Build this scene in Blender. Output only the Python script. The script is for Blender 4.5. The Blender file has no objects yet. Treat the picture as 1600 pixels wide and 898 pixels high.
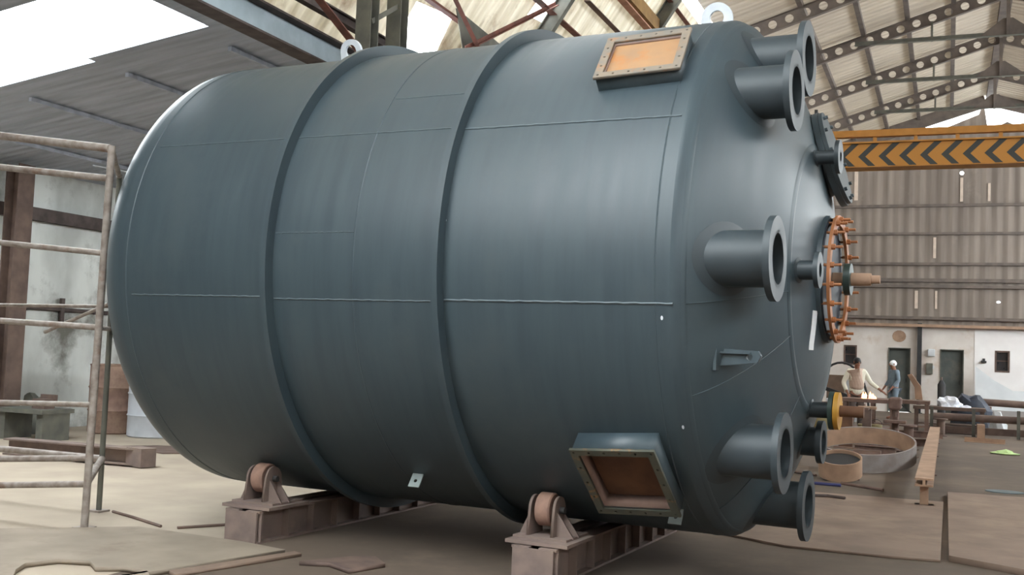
import bpy, bmesh, math, random
from mathutils import Vector, Matrix
random.seed(7)
scn = bpy.context.scene
COL = scn.collection
R_ = math.radians

# ------------------------------------------------------------------ camera
cam_d = bpy.data.cameras.new('camera'); cam = bpy.data.objects.new('camera', cam_d); COL.objects.link(cam)
cam_d.sensor_width = 36.0; cam_d.lens = 1650.0/1600.0*36.0; cam_d.clip_end = 500
_rt = Vector((0.9240590, 0.3802118, 0.0394196)); _up = Vector((-0.0137071, -0.0700998, 0.9974458)); _fw = Vector((-0.3820040, 0.9222391, 0.0595647))
cam.matrix_world = Matrix(((_rt.x, _up.x, -_fw.x, 0), (_rt.y, _up.y, -_fw.y, 0), (_rt.z, _up.z, -_fw.z, 1.55), (0, 0, 0, 1)))
scn.camera = cam
# ------------------------------------------------------------------ light
w = bpy.data.worlds.new('overcast_sky'); scn.world = w; w.use_nodes = True
nt = w.node_tree; nt.nodes.clear()
wo = nt.nodes.new('ShaderNodeOutputWorld'); bg = nt.nodes.new('ShaderNodeBackground')
bg.inputs[0].default_value = (0.90, 0.97, 1.0, 1); bg.inputs[1].default_value = 12.0
nt.links.new(bg.outputs[0], wo.inputs[0])
scn.view_settings.view_transform = 'Standard'; scn.view_settings.look = 'None'
scn.view_settings.gamma = 1; scn.view_settings.use_curve_mapping = False
scn.view_settings.exposure = 0.32
FRONT_ROOF = ((-4.8, 1.2, -14, -3.5), (1.2, 9.6, -14, -3.5), (1.2, 9.6, -3.5, 2.5), (.4, 1.2, -3.5, 2.5), (-4.8, .4, 2.0, 2.5))   # closed roof behind the camera; the open rest is added to light the tank
try:
    scn.cycles.max_bounces = 8; scn.cycles.diffuse_bounces = 5
except Exception: pass

# ------------------------------------------------------------------ materials
def lin(c): return tuple(((x/255.0)/12.92 if x/255.0 <= 0.04045 else ((x/255.0+0.055)/1.055)**2.4) for x in c)
def mat(name, c1, c2=None, rough=0.7, scale=6.0, metal=0.0, stretch=(1, 1, 1), bump=0.0, detail=6, spots=None, spot_amt=0.5, spot_scale=2.0, corr=None, corr_p=0.2, corr_d=0.3, transl=0.0, emit=0.0, rv=0.1):
    """noise-mixed paint / dirt; spots = second patchy colour; corr = axis whose stripes give a corrugation bump"""
    m = bpy.data.materials.new(name); m.use_nodes = True; t = m.node_tree; N = t.nodes; L = t.links
    b = N['Principled BSDF']; out = N['Material Output']
    c1 = lin(c1); c2 = lin(c2) if c2 else c1
    tc = N.new('ShaderNodeTexCoord'); mp = N.new('ShaderNodeMapping'); mp.inputs['Scale'].default_value = stretch
    L.new(tc.outputs['Object'], mp.inputs[0])
    nz = N.new('ShaderNodeTexNoise'); nz.inputs['Scale'].default_value = scale; nz.inputs['Detail'].default_value = detail
    L.new(mp.outputs[0], nz.inputs[0])
    rp = N.new('ShaderNodeValToRGB'); rp.color_ramp.elements[0].position = .35; rp.color_ramp.elements[1].position = .65
    rp.color_ramp.elements[0].color = (*c1, 1); rp.color_ramp.elements[1].color = (*c2, 1)
    L.new(nz.outputs[0], rp.inputs[0]); colr = rp.outputs[0]
    if spots:
        n2 = N.new('ShaderNodeTexNoise'); n2.inputs['Scale'].default_value = spot_scale; n2.inputs['Detail'].default_value = 8; n2.inputs['Roughness'].default_value = .65
        L.new(tc.outputs['Object'], n2.inputs[0])
        r2 = N.new('ShaderNodeValToRGB'); r2.color_ramp.elements[0].position = 1-spot_amt-.08; r2.color_ramp.elements[1].position = 1-spot_amt+.08
        L.new(n2.outputs[0], r2.inputs[0])
        mx = N.new('ShaderNodeMix'); mx.data_type = 'RGBA'; L.new(r2.outputs[0], mx.inputs[0]); L.new(colr, mx.inputs[6]); mx.inputs[7].default_value = (*lin(spots), 1)
        colr = mx.outputs[2]
    L.new(colr, b.inputs['Base Color'])
    b.inputs['Metallic'].default_value = metal
    mr = N.new('ShaderNodeMapRange'); mr.inputs[3].default_value = max(0, rough-rv); mr.inputs[4].default_value = min(1, rough+rv)
    L.new(nz.outputs[0], mr.inputs[0]); L.new(mr.outputs[0], b.inputs['Roughness'])
    h = None
    if corr is not None:
        sx = N.new('ShaderNodeSeparateXYZ'); L.new(tc.outputs['Object'], sx.inputs[0])
        mu = N.new('ShaderNodeMath'); mu.operation = 'MULTIPLY'; mu.inputs[1].default_value = 2*math.pi/corr_p; L.new(sx.outputs[corr], mu.inputs[0])
        sn = N.new('ShaderNodeMath'); sn.operation = 'SINE'; L.new(mu.outputs[0], sn.inputs[0])
        bp = N.new('ShaderNodeBump'); bp.inputs['Strength'].default_value = corr_d; bp.inputs['Distance'].default_value = corr_p*.35; L.new(sn.outputs[0], bp.inputs['Height'])
        L.new(bp.outputs[0], b.inputs['Normal'])
    elif bump:
        bp = N.new('ShaderNodeBump'); bp.inputs['Strength'].default_value = bump; bp.inputs['Distance'].default_value = .02; L.new(nz.outputs[0], bp.inputs['Height'])
        L.new(bp.outputs[0], b.inputs['Normal'])
    if emit:
        L.new(colr, b.inputs['Emission Color']); b.inputs['Emission Strength'].default_value = emit
    if transl:
        tr = N.new('ShaderNodeBsdfTranslucent'); L.new(colr, tr.inputs[0])
        ms = N.new('ShaderNodeMixShader'); ms.inputs[0].default_value = transl
        L.new(b.outputs[0], ms.inputs[1]); L.new(tr.outputs[0], ms.inputs[2]); L.new(ms.outputs[0], out.inputs[0])
    return m

M = dict(
    tank=mat('grey_blue_tank_paint', (54, 66, 73), (60, 73, 79), .45, 3.0, stretch=(5, .45, .45), spots=(64, 75, 80), spot_amt=.38, spot_scale=1.1, rv=.10),
    weld=mat('painted_weld_bead', (82, 95, 101), (94, 106, 112), .5, 20),
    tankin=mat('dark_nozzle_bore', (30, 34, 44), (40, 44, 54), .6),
    lug=mat('white_primed_lug', (214, 220, 226), (196, 202, 210), .5),
    dulllug=mat('dull_primed_lug', (150, 160, 158), (128, 138, 138), .7),
    nozzle=mat('dark_nozzle_paint', (48, 57, 62), (54, 63, 68), .5, 4),
    lining=mat('pinkish_rust_lining', (150, 124, 112), (130, 106, 96), .8, 8),
    rustframe=mat('rusty_machined_flange', (122, 116, 108), (136, 122, 106), .6, 14, spots=(166, 112, 66), spot_amt=.36, spot_scale=9),
    rustedge=mat('chipped_dark_flange', (74, 78, 70), (86, 84, 72), .6, 14, spots=(178, 118, 48), spot_amt=.36, spot_scale=7),
    rustplate=mat('orange_rust_plate', (172, 132, 92), (156, 124, 96), .6, 5, spots=(176, 118, 66), spot_amt=.42, spot_scale=4),
    rustdark=mat('brown_rust_plate', (104, 72, 50), (84, 58, 44), .8, 6),
    orange=mat('orange_primer', (170, 108, 62), (146, 96, 62), .6, 12),
    yellow=mat('yellow_paint', (196, 148, 52), (176, 128, 46), .55, 10),
    green=mat('dark_green_paint', (48, 66, 60), (40, 56, 54), .5),
    paper=mat('white_label_sheet', (238, 240, 244), (230, 234, 238), .35),
    roller=mat('dusty_primer_steel', (128, 110, 102), (110, 96, 90), .85, 8, spots=(138, 120, 108), spot_amt=.4),
    wheel=mat('rusty_wheel_steel', (158, 124, 106), (132, 104, 92), .8, 10),
    scaff=mat('weathered_scaffold_tube', (156, 146, 138), (124, 112, 104), .6, 14, spots=(120, 92, 76), spot_amt=.36, spot_scale=6),
    girder=mat('pale_blue_girder_paint', (172, 186, 194), (160, 174, 182), .55, 5),
    girdark=mat('dusty_dark_flange', (88, 76, 72), (70, 60, 58), .8),
    redsteel=mat('red_oxide_steel', (122, 74, 62), (96, 62, 54), .75, 7),
    greysteel=mat('dusty_grey_green_steel', (104, 102, 92), (86, 86, 80), .8, 5),
    brownsteel=mat('dusty_brown_steel', (112, 92, 82), (92, 76, 70), .85, 5),
    purlin=mat('dark_purlin_steel', (112, 100, 92), (94, 85, 80), .85, 4),
    eave=mat('ochre_eave_beam', (150, 116, 66), (128, 98, 60), .8, 5),
    litflange=mat('lit_salmon_flange', (196, 150, 126), (176, 132, 110), .8, 5),  # salmon tone stands in for light falling on the lower flange
    roof=mat('old_roof_sheet', (186, 176, 162), (170, 160, 148), .9, 2.2, stretch=(.25, 3, 1), corr=1, corr_p=.25, corr_d=.5, transl=.25),
    clad=mat('stained_side_sheet', (208, 200, 184), (232, 226, 214), .9, 2.6, stretch=(.3, 2.6, .3), spots=(160, 140, 118), spot_amt=.36, spot_scale=1.3, corr=1, corr_p=.2, corr_d=.6, transl=.25),
    leanto=mat('grey_asbestos_sheet', (178, 184, 196), (160, 166, 176), .9, 2.5, stretch=(.3, 3, 1), corr=1, corr_p=.18, corr_d=.3),
    gable=mat('brown_gable_sheet', (142, 130, 120), (116, 105, 97), .9, 1.4, stretch=(2.4, 1, .18), spots=(150, 138, 126), spot_amt=.34, spot_scale=.5, corr=0, corr_p=.34, corr_d=.16),
    plaster=mat('whitewashed_plaster', (222, 214, 208), (206, 196, 188), .9, 1.4, spots=(196, 176, 160), spot_amt=.36, spot_scale=.9),
    newplaster=mat('fresh_white_plaster', (236, 232, 230), (226, 220, 218), .9, 1.4),
    grimy=mat('grimy_whitewash', (222, 224, 220), (184, 186, 182), .9, 1.6, stretch=(1, 1, .5), spots=(112, 110, 102), spot_amt=.43, spot_scale=.8),
    palefloor=mat('pale_skylit_cement_floor', (176, 162, 144), (160, 146, 130), .92, 1.2, spots=(160, 146, 130), spot_amt=.34, spot_scale=.8, bump=.2),  # pale cement, with the skylight's brightness put into the colour too
    floor=mat('dusty_concrete', (98, 84, 72), (84, 72, 62), .92, 1.2, spots=(112, 96, 83), spot_amt=.45, spot_scale=.6, bump=.25),
    paleplate=mat('pale_dusty_plate', (150, 136, 120), (132, 120, 106), .8, 2.0, spots=(122, 108, 94), spot_amt=.4, spot_scale=1.5),
    plate=mat('dusty_steel_plate', (132, 111, 96), (118, 99, 86), .75, 2.0, spots=(142, 121, 104), spot_amt=.42, spot_scale=1.2),
    dark=mat('dark_grey_green_door', (84, 88, 84), (74, 78, 76), .7, 3, spots=(96, 92, 86), spot_amt=.4),
    black=mat('black_dusty', (42, 42, 44), (54, 52, 52), .8),
    glassdark=mat('dark_window', (40, 40, 44), (50, 44, 44), .3),
    craney=mat('crane_ochre', (178, 122, 48), (162, 110, 42), .6, 5),
    drumrust=mat('rusty_drum', (146, 118, 104), (124, 98, 88), .8, 7, spots=(156, 130, 112), spot_amt=.45, spot_scale=3),
    drumwhite=mat('pale_grey_drum', (196, 200, 206), (180, 184, 190), .6, 4),
    scrap=mat('rusty_workshop_steel', (122, 98, 88), (98, 78, 72), .85, 6, spots=(136, 108, 92), spot_amt=.4, spot_scale=3),
    greyring=mat('pale_grey_ring', (150, 142, 140), (132, 122, 118), .8, 5, spots=(128, 100, 84), spot_amt=.36, spot_scale=3),
    palestrip=mat('pale_translucent_strip', (204, 186, 170), (190, 172, 158), .8),
    tan=mat('tan_dusty_steel', (172, 140, 116), (150, 122, 102), .85, 5),
    greyplate=mat('light_grey_sheet', (206, 208, 210), (194, 197, 200), .6, 2),
    whitecloth=mat('white_plastic_sheet', (246, 248, 255), (226, 232, 246), .5),
    tarp=mat('dark_blue_tarp', (56, 62, 76), (44, 46, 56), .7),
    brownbox=mat('brown_cabinet_paint', (122, 98, 82), (108, 88, 74), .7),
    hot=mat('glowing_sparks', (255, 150, 90), (255, 190, 130), .5, emit=5),
    skin=mat('skin', (150, 104, 82), (140, 96, 76), .6),
    hair=mat('black_hair', (28, 26, 28), (36, 34, 34), .6),
    cream=mat('cream_shirt', (236, 232, 214), (226, 220, 202), .85),
    vest=mat('beige_vest', (186, 162, 146), (174, 150, 134), .85),
    trouser=mat('brown_trousers', (92, 78, 72), (80, 68, 64), .85),
    bluecloth=mat('pale_blue_shirt', (120, 134, 146), (110, 122, 134), .85),
    navy=mat('navy_cloth', (40, 52, 84), (34, 44, 70), .85),
    lime=mat('pale_green_paper', (196, 220, 160), (180, 206, 140), .8),
    teal=mat('blue_grey_plate', (96, 108, 112), (84, 96, 100), .6),
    bluepipe=mat('dark_blue_rod', (52, 56, 110), (48, 50, 92), .6),
    olive=mat('olive_dusty_tin', (150, 136, 100), (130, 118, 88), .7),
)
# chevron paint of the crane girder: black zig-zag bands on ochre
def chevron():
    m = bpy.data.materials.new('chevron_crane_paint'); m.use_nodes = True; t = m.node_tree; N = t.nodes; L = t.links; b = N['Principled BSDF']
    tc = N.new('ShaderNodeTexCoord'); s = N.new('ShaderNodeSeparateXYZ'); L.new(tc.outputs['Object'], s.inputs[0])
    def mth(op, a, bb=None):
        n = N.new('ShaderNodeMath'); n.operation = op
        for i, x in enumerate((a, bb)):
            if x is None: continue
            if isinstance(x, (int, float)): n.inputs[i].default_value = x
            else: L.new(x, n.inputs[i])
        return n.outputs[0]
    ax = mth('ABSOLUTE', mth('ADD', s.outputs[0], -1.45)); az = mth('ABSOLUTE', mth('ADD', s.outputs[2], -.21))
    f = mth('FRACT', mth('DIVIDE', mth('ADD', ax, az), .37))
    k = mth('LESS_THAN', f, .36)
    mx = N.new('ShaderNodeMix'); mx.data_type = 'RGBA'; L.new(k, mx.inputs[0]); mx.inputs[6].default_value = (*lin((176, 120, 46)), 1); mx.inputs[7].default_value = (*lin((50, 52, 50)), 1)
    L.new(mx.outputs[2], b.inputs['Base Color']); b.inputs['Roughness'].default_value = .6
    return m
M['chevron'] = chevron()

# ------------------------------------------------------------------ mesh helpers
def finish(name, bm, m, parent=None, smooth=False, bevel=0.0, label=None, kind=None):
    me = bpy.data.meshes.new(name); bm.normal_update(); bm.to_mesh(me); bm.free()
    ms = m if isinstance(m, (list, tuple)) else [m]
    for x in ms: me.materials.append(M[x] if isinstance(x, str) else x)
    if smooth:
        for p in me.polygons: p.use_smooth = True
        try: me.set_sharp_from_angle(angle=R_(38))
        except Exception: pass
    o = bpy.data.objects.new(name, me); COL.objects.link(o)
    if parent is not None: o.parent = parent
    if bevel:
        b = o.modifiers.new('bevel', 'BEVEL'); b.width = bevel; b.segments = 1; b.limit_method = 'ANGLE'
    if label: o['label'] = label
    if kind: o['kind'] = kind
    return o
def B(): return bmesh.new()
def box(bm, c, s, rot=None):
    mtx = Matrix.Translation(c) @ (rot.to_4x4() if rot else Matrix()) @ Matrix.Diagonal((*s, 1))
    bmesh.ops.create_cube(bm, size=1, matrix=mtx); return bm
def frame_of(p, q, upv=(0, 0, 1)):
    d = (Vector(q)-Vector(p)).normalized(); u = Vector(upv)
    if abs(d.dot(u)) > .98: u = Vector((1, 0, 0))
    s = d.cross(u).normalized(); u = s.cross(d)
    return Matrix((d, s, u)).transposed()
def bar(bm, p, q, wd, ht, upv=(0, 0, 1)):
    p, q = Vector(p), Vector(q)
    return box(bm, (p+q)/2, ((q-p).length, wd, ht), frame_of(p, q, upv))
def angle_bar(bm, p, q, a=.08, th=.012, upv=(0, 0, 1)):
    p, q = Vector(p), Vector(q); F = frame_of(p, q, upv); s = F.col[1]; u = F.col[2]; l = (q-p).length
    box(bm, (p+q)/2+u*(a/2), (l, th, a), F); box(bm, (p+q)/2+s*(a/2), (l, a, th), F); return bm
def ibeam(bm, p, q, wd, ht, tf=.02, tw=.014, upv=(0, 0, 1)):
    p, q = Vector(p), Vector(q); F = frame_of(p, q, upv); u = F.col[2]; l = (q-p).length; c = (p+q)/2
    box(bm, c+u*(ht-tf)/2, (l, wd, tf), F); box(bm, c-u*(ht-tf)/2, (l, wd, tf), F); box(bm, c, (l, tw, ht-2*tf), F); return bm
def tube(bm, p, q, r, n=14, r2=None, caps=True):
    p, q = Vector(p), Vector(q); d = q-p
    mtx = Matrix.Translation((p+q)/2) @ d.to_track_quat('Z', 'Y').to_matrix().to_4x4()
    bmesh.ops.create_cone(bm, cap_ends=caps, segments=n, radius1=r, radius2=r if r2 is None else r2, depth=d.length, matrix=mtx); return bm
def path_tube(bm, pts, r, n=8):
    pts = [Vector(p) for p in pts]; rings = []
    for i, p in enumerate(pts):
        d = (pts[min(i+1, len(pts)-1)]-pts[max(i-1, 0)]).normalized(); u = Vector((0, 0, 1)) if abs(d.z) < .95 else Vector((1, 0, 0))
        s = d.cross(u).normalized(); u = s.cross(d)
        rings.append([bm.verts.new(p+(s*math.cos(a)+u*math.sin(a))*r) for a in [2*math.pi*k/n for k in range(n)]])
    for a, b in zip(rings, rings[1:]):
        for k in range(n): bm.faces.new((a[k], a[(k+1) % n], b[(k+1) % n], b[k]))
    bm.faces.new(rings[0]); bm.faces.new(rings[-1]); return bm
def lathe(bm, prof, n=96, mtx=None, closed=False):
    """prof = [(x, r)] revolved about local X; closed joins last to first"""
    rings = []
    for x, r in prof:
        if r < 1e-6: rings.append([bm.verts.new((x, 0, 0))])
        else: rings.append([bm.verts.new((x, r*math.cos(2*math.pi*k/n), r*math.sin(2*math.pi*k/n))) for k in range(n)])
    prs = list(zip(rings, rings[1:]))
    if closed: prs.append((rings[-1], rings[0]))
    for a, b in prs:
        for k in range(n):
            if len(a) == 1 and len(b) == 1: continue
            if len(a) == 1: bm.faces.new((a[0], b[k], b[(k+1) % n]))
            elif len(b) == 1: bm.faces.new((a[(k+1) % n], a[k], b[0]))
            else: bm.faces.new((a[k], b[k], b[(k+1) % n], a[(k+1) % n]))
    bmesh.ops.recalc_face_normals(bm, faces=bm.faces)
    if mtx is not None: bmesh.ops.transform(bm, matrix=mtx, verts=bm.verts)
    return bm
def sheet(bm, loops, thick, mtx=None):
    """flat plate with holes (loops[0] outer, the rest holes), extruded thick along its Z"""
    cu = bpy.data.curves.new('c', 'CURVE'); cu.dimensions = '2D'; cu.fill_mode = 'BOTH'; cu.extrude = thick/2
    for lp in loops:
        s = cu.splines.new('POLY'); s.points.add(len(lp)-1)
        for p, c in zip(s.points, lp): p.co = (c[0], c[1], 0, 1)
        s.use_cyclic_u = True
    o = bpy.data.objects.new('c', cu); COL.objects.link(o)
    dg = bpy.context.evaluated_depsgraph_get(); me = bpy.data.meshes.new_from_object(o.evaluated_get(dg))
    t = bmesh.new(); t.from_mesh(me); bmesh.ops.remove_doubles(t, verts=t.verts, dist=1e-5)
    if mtx is not None: bmesh.ops.transform(t, matrix=mtx, verts=t.verts)
    me2 = bpy.data.meshes.new('t'); t.to_mesh(me2); t.free(); bm.from_mesh(me2)
    bpy.data.objects.remove(o); bpy.data.curves.remove(cu); bpy.data.meshes.remove(me); bpy.data.meshes.remove(me2)
    return bm
def circ(cx, cy, r, n=16, ry=None): return [(cx+r*math.cos(2*math.pi*k/n), cy+(ry or r)*math.sin(2*math.pi*k/n)) for k in range(n)]
def rect(x0, y0, x1, y1): return [(x0, y0), (x1, y0), (x1, y1), (x0, y1)]
def basis(o, x, y, z): return Matrix(((x[0], y[0], z[0], o[0]), (x[1], y[1], z[1], o[1]), (x[2], y[2], z[2], o[2]), (0, 0, 0, 1)))
def tag(o, label, cat, group=None):
    o['label'] = label; o['category'] = cat
    if group: o['group'] = group
    return o
def thing(name, label, cat, loc=(0, 0, 0), rz=0, group=None):
    o = bpy.data.objects.new(name, None); COL.objects.link(o); o.location = loc; o.rotation_euler = (0, 0, rz); o.empty_display_size = .2
    return tag(o, label, cat, group)
def struct(name, bm, m, parent=None, **k):
    o = finish(name, bm, m, parent, **k); o['kind'] = 'structure'; return o
def blob(bm, c, s, amp=.25, seed=0, sub=3, flat=True):
    r = random.Random(seed); ph = [r.uniform(0, 6.28) for _ in range(9)]
    t = bmesh.new(); bmesh.ops.create_icosphere(t, subdivisions=sub, radius=1)
    for v in t.verts:
        d = v.co.normalized(); k = 1+amp*(math.sin(4*d.x+ph[0]+3*d.z)+math.sin(5*d.y+ph[1]+2*d.x)+.7*math.sin(9*d.z+ph[2]+5*d.y)+.6*math.sin(11*d.x+ph[3]))/2.4
        v.co = Vector((d.x*k*s[0], d.y*k*s[1], max(d.z*k*s[2], 0 if flat else -9)))+Vector(c)
    me = bpy.data.meshes.new('t'); t.to_mesh(me); t.free(); bm.from_mesh(me); bpy.data.meshes.remove(me); return bm

# ================================================================== THE SETTING
YB = 38.0
XS = 7.1            # cladding foot on the left
def roof_z(X): return 1.55+8.98-.309*abs(X-1.2)
# floor slab
struct('floor', box(B(), (3.4, 12, -.1), (16.8, 54, .2)), 'floor')
struct('floor_lean_to', box(B(), (-9.4, 21.8, -.1), (8.8, 34.4, .2)), 'palefloor')  # paler slab where skylight brightness is carried by the colour
struct('floor_lean_to_front', box(B(), (-9.4, -5.2, -.1), (8.8, 19.6, .2)), 'floor')
# back wall: low plastered wall, with doors and windows
bwall = [rect(-7.4, 0, 12, 2.88), rect(-3.27, 1.55, -2.9, 2.17), rect(-1.86, .0001, -1.15, 2.16), rect(-.23, .0001, .5, 2.16), rect(1.46, 1.5, 1.84, 2.14)]
XZ = basis((0, YB+.12, 0), (1, 0, 0), (0, 0, 1), (0, -1, 0))
wb = struct('wall_back', sheet(B(), bwall, .24, XZ), 'plaster')
struct('trim_1', sheet(B(), [rect(.82, .0, 12, 2.84), rect(1.42, 1.46, 1.88, 2.18)], .012, basis((0, YB-.008, 0), (1, 0, 0), (0, 0, 1), (0, -1, 0))), 'newplaster', label='fresher white plaster panel on the right of the back wall')
struct('trim_2', box(B(), (2.3, YB-.06, 2.92), (19.4, .36, .09)), 'tan', label='pale ledge along the top of the white wall')
for i, (x0, x1, z0, z1) in enumerate(((-3.27, -2.9, 1.55, 2.17), (1.46, 1.84, 1.5, 2.14))):
    t = box(B(), ((x0+x1)/2, YB+.14, (z0+z1)/2), (x1-x0, .02, z1-z0)); wn = struct('window_%d' % (i+1), t, 'glassdark')
    f = sheet(B(), [rect(x0-.03, z0-.03, x1+.03, z1+.03), rect(x0+.02, z0+.02, x1-.02, z1-.02)], .05, basis((0, YB+.01, 0), (1, 0, 0), (0, 0, 1), (0, -1, 0)))
    finish('window_frame', f, 'brownsteel', wn)
    finish('window_bar', box(B(), ((x0+x1)/2, YB+.08, (z0+z1)/2+.02), (x1-x0, .03, .03)), 'brownsteel', wn)
for i, (x0, x1) in enumerate(((-1.86, -1.15), (-.23, .5))):
    d = struct('door_%d' % (i+1), box(B(), ((x0+x1)/2, YB+.15, 1.07), (x1-x0-.06, .05, 2.12)), 'dark')
    f = B(); box(f, (x0+.015, YB+.1, 1.08), (.03, .26, 2.16)); box(f, (x1-.015, YB+.1, 1.08), (.03, .26, 2.16)); box(f, ((x0+x1)/2, YB+.1, 2.145), (x1-x0, .26, .03))
    finish('door_frame', f, 'greysteel', d)
    h = B(); tube(h, (x1-.13, YB+.05, 1.0), (x1-.13, YB+.05, 1.14), .012); box(h, (x1-.13, YB+.09, 1.07), (.03, .08, .02)); finish('door_handle', h, 'black', d)
    finish('door_rail', box(B(), ((x0+x1)/2, YB+.115, 1.1), (x1-x0-.08, .02, .1)), 'dark', d)
# gable sheeting above, gapped under the roof by the ridge; four rust holes let the sky through
gz = lambda X: roof_z(X)+.10
top = [(9.5, gz(9.5)-.02), (2.9, gz(2.9)-.02), (2.6, 9.75), (1.95, 9.62), (1.72, 9.74), (1.40, 9.58), (1.12, 9.62), (1.0, 10.45), (.85, 10.02), (.5, 9.88), (-.1, 9.64), (-.3, 9.56), (-.75, 9.56), (-.95, gz(-.95)-.02), (-4.86, gz(-4.86)-.02), (-XS, 5.3)]
holes = [circ(.36, 8.06, .065, 8), circ(-3.07, 6.04, .07, 8, .03), circ(-2.49, 5.02, .06, 8, .03), circ(1.52, 3.76, .06, 8, .035)]
struct('wall_back_gable', sheet(B(), [[(-XS, 2.9), (9.5, 2.9)]+top]+holes, .02, basis((0, YB+.02, 0), (1, 0, 0), (0, 0, 1), (0, -1, 0))), 'gable')
# left wall of the lean-to
struct('wall_back_lean_to', sheet(B(), [[(-13.4, 0), (-7.36, 0), (-7.36, 4.9), (-13.4, 4.05)]], .03, basis((0, YB+.02, 0), (1, 0, 0), (0, 0, 1), (0, -1, 0))), 'gable')
struct('wall_left', box(B(), (-13.55, 12.5, 2.05), (.3, 53, 4.1)), 'grimy')
struct('trim_3', box(B(), (-13.33, 18, 3.40), (.14, 44, .2)), 'girdark', label='dark steel rail along the lean-to wall')
# lean-to roof, with the open strip that lets the sky in
def lz(X): return 4.95+.14*(X+7.3)
def slab(bm, X0, X1, Y0, Y1, zf, th=.03):
    v = [bm.verts.new((x, y, zf(x)+dz)) for dz in (0, th) for x, y in ((X0, Y0), (X1, Y0), (X1, Y1), (X0, Y1))]
    for f in ((3, 2, 1, 0), (4, 5, 6, 7), (0, 1, 5, 4), (1, 2, 6, 5), (2, 3, 7, 6), (3, 0, 4, 7)): bm.faces.new([v[i] for i in f])
    return bm
lt = B(); slab(lt, -13.6, -9.15, 9.25, YB, lz); slab(lt, -9.15, -7.25, 9.12, YB, lz); slab(lt, -13.6, -7.25, -14, 7.62, lz); slab(lt, -7.46, -7.25, 7.62, 9.12, lz)
struct('ceiling_lean_to', lt, 'leanto')
# main roof, left slope from the gap over the cladding to the ridge, right slope beyond
mr = B(); slab(mr, -4.80, 1.2, 2.5, YB+.3, lambda X: roof_z(X)+.12); slab(mr, 1.2, 9.6, 2.5, YB+.3, lambda X: roof_z(X)+.12)
for X0, X1, Y0, Y1 in FRONT_ROOF: slab(mr, X0, X1, Y0, Y1, lambda X: roof_z(X)+.12)
struct('ceiling', mr, 'roof')
# inclined side cladding with two missing sheets
sl = Vector((1, 0, 1.5)).normalized(); nrm = Vector((1.5, 0, -1)).normalized()
L1 = (XS-4.93)*math.hypot(1, 1.5)
def cu_(X): return (X+XS)*math.hypot(1, 1.5)
op1 = [(12.22, cu_(-7.02)), (13.32, cu_(-6.98)), (13.12, cu_(-6.5)), (12.14, cu_(-6.56))]
op2 = [(14.95, cu_(-6.12)), (15.62, cu_(-6.08)), (15.72, cu_(-5.6)), (15.05, cu_(-5.6))]
struct('wall_left_cladding', sheet(B(), [rect(1.0, 0, YB, L1), op1, op2], .015, basis((-XS, 0, 5.3), (0, 1, 0), sl, nrm)), 'clad')
struct('wall_left_cladding_end', sheet(B(), [rect(-14, 0, -9, L1)], .015, basis((-XS, 0, 5.3), (0, 1, 0), sl, nrm)), 'clad')  # unseen end piece; the gap before it is shaped to light the tank
struct('wall_left_cladding_foot', box(B(), (-XS-.02, 12, 5.15), (.02, 52, .36)), 'clad')
# right side wall of the hall, unseen; far part kept low to admit light
struct('wall_right', box(box(B(), (9.6, 31, 2.0), (.24, 14, 4.0)), (9.6, 5, 3.2), (.24, 38, 6.4)), 'gable')
struct('wall_front', box(B(), (-2, -14, 5.3), (23, .24, 10.6)), 'gable')

er = B()
for X0, X1, sg in ((-4.8, 1.05, 1), (1.38, 9.2, -1)):
    bar(er, (X0, YB-.25, roof_z(X0)-.10), (X1, YB-.25, roof_z(X1)-.10), .1, .40)
tag(finish('gable_rafter', er, 'purlin'), 'plain rafter along the top of the gable wall, above the bright gaps', 'rafter')
# ------------------------------------------------------------------ roof frames
def pos(ordn): return ordn
RY = [(34.1, 'first roof rafter in front of the gable wall, row of round holes'), (30.4, 'second roof rafter from the gable wall, with round holes and level tie'),
      (26.65, 'third roof rafter from the gable wall, level tie near the picture top'), (23.1, 'nearest perforated roof rafter, rising above the top nozzles of the tank')]
def castellated(bm, X0, X1, Y, side):
    n = max(2, int(abs(X1-X0)*1.047/.36)); s = Vector((1, 0, .309*side)).normalized(); up = Vector((-s.z, 0, s.x))
    l = (X1-X0)/s.x; st = l/n
    loops = [rect(0, 0, l, .30)]+[circ((k+.5)*st, .15, .095, 12) for k in range(n)]
    o = Vector((X0, Y, roof_z(X0)-.30))
    sheet(bm, loops, .014, basis(o, s, up, (0, -1, 0)))
    for h in (.0, .30):
        p = o+up*h; bar(bm, p, p+s*l, .12, .016, up)
    return bm
for Y, lab in RY:
    rf = thing('roof_rafter', lab, 'rafter', (1.2, Y, 9.4), 0, 'perforated roof rafters')
    inv = Matrix.Translation((-1.2, -Y, -9.4))
    def addp(nm, bm, m):
        bmesh.ops.transform(bm, matrix=inv, verts=bm.verts); return finish(nm, bm, m, rf)
    bm = castellated(B(), -4.84, 1.2, Y, 1); addp('rafter_beam', bm, 'purlin')
    bm = castellated(B(), 1.2, 9.0, Y, -1); addp('rafter_beam', bm, 'purlin')
    tz = 9.30
    addp('tie_bar', angle_bar(B(), (-2.2, Y-.03, tz), (4.6, Y-.03, tz), .11, .014), 'greysteel')
    for X in (-.45, 2.85): addp('strut', bar(B(), (X, Y-.03, tz), (X, Y-.03, roof_z(X)-.25), .1, .05), 'greysteel')
    b2 = B(); bar(b2, (1.2, Y-.03, tz), (1.2, Y-.03, roof_z(1.2)-.2), .16, .08); addp('king_post', b2, 'purlin')
    pl = sheet(B(), [[(.55, tz), (1.85, tz), (1.3, tz+.42), (1.1, tz+.42)]], .012, basis((0, Y-.05, 0), (1, 0, 0), (0, 0, 1), (0, -1, 0))); addp('gusset_plate', pl, 'purlin')
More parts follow.
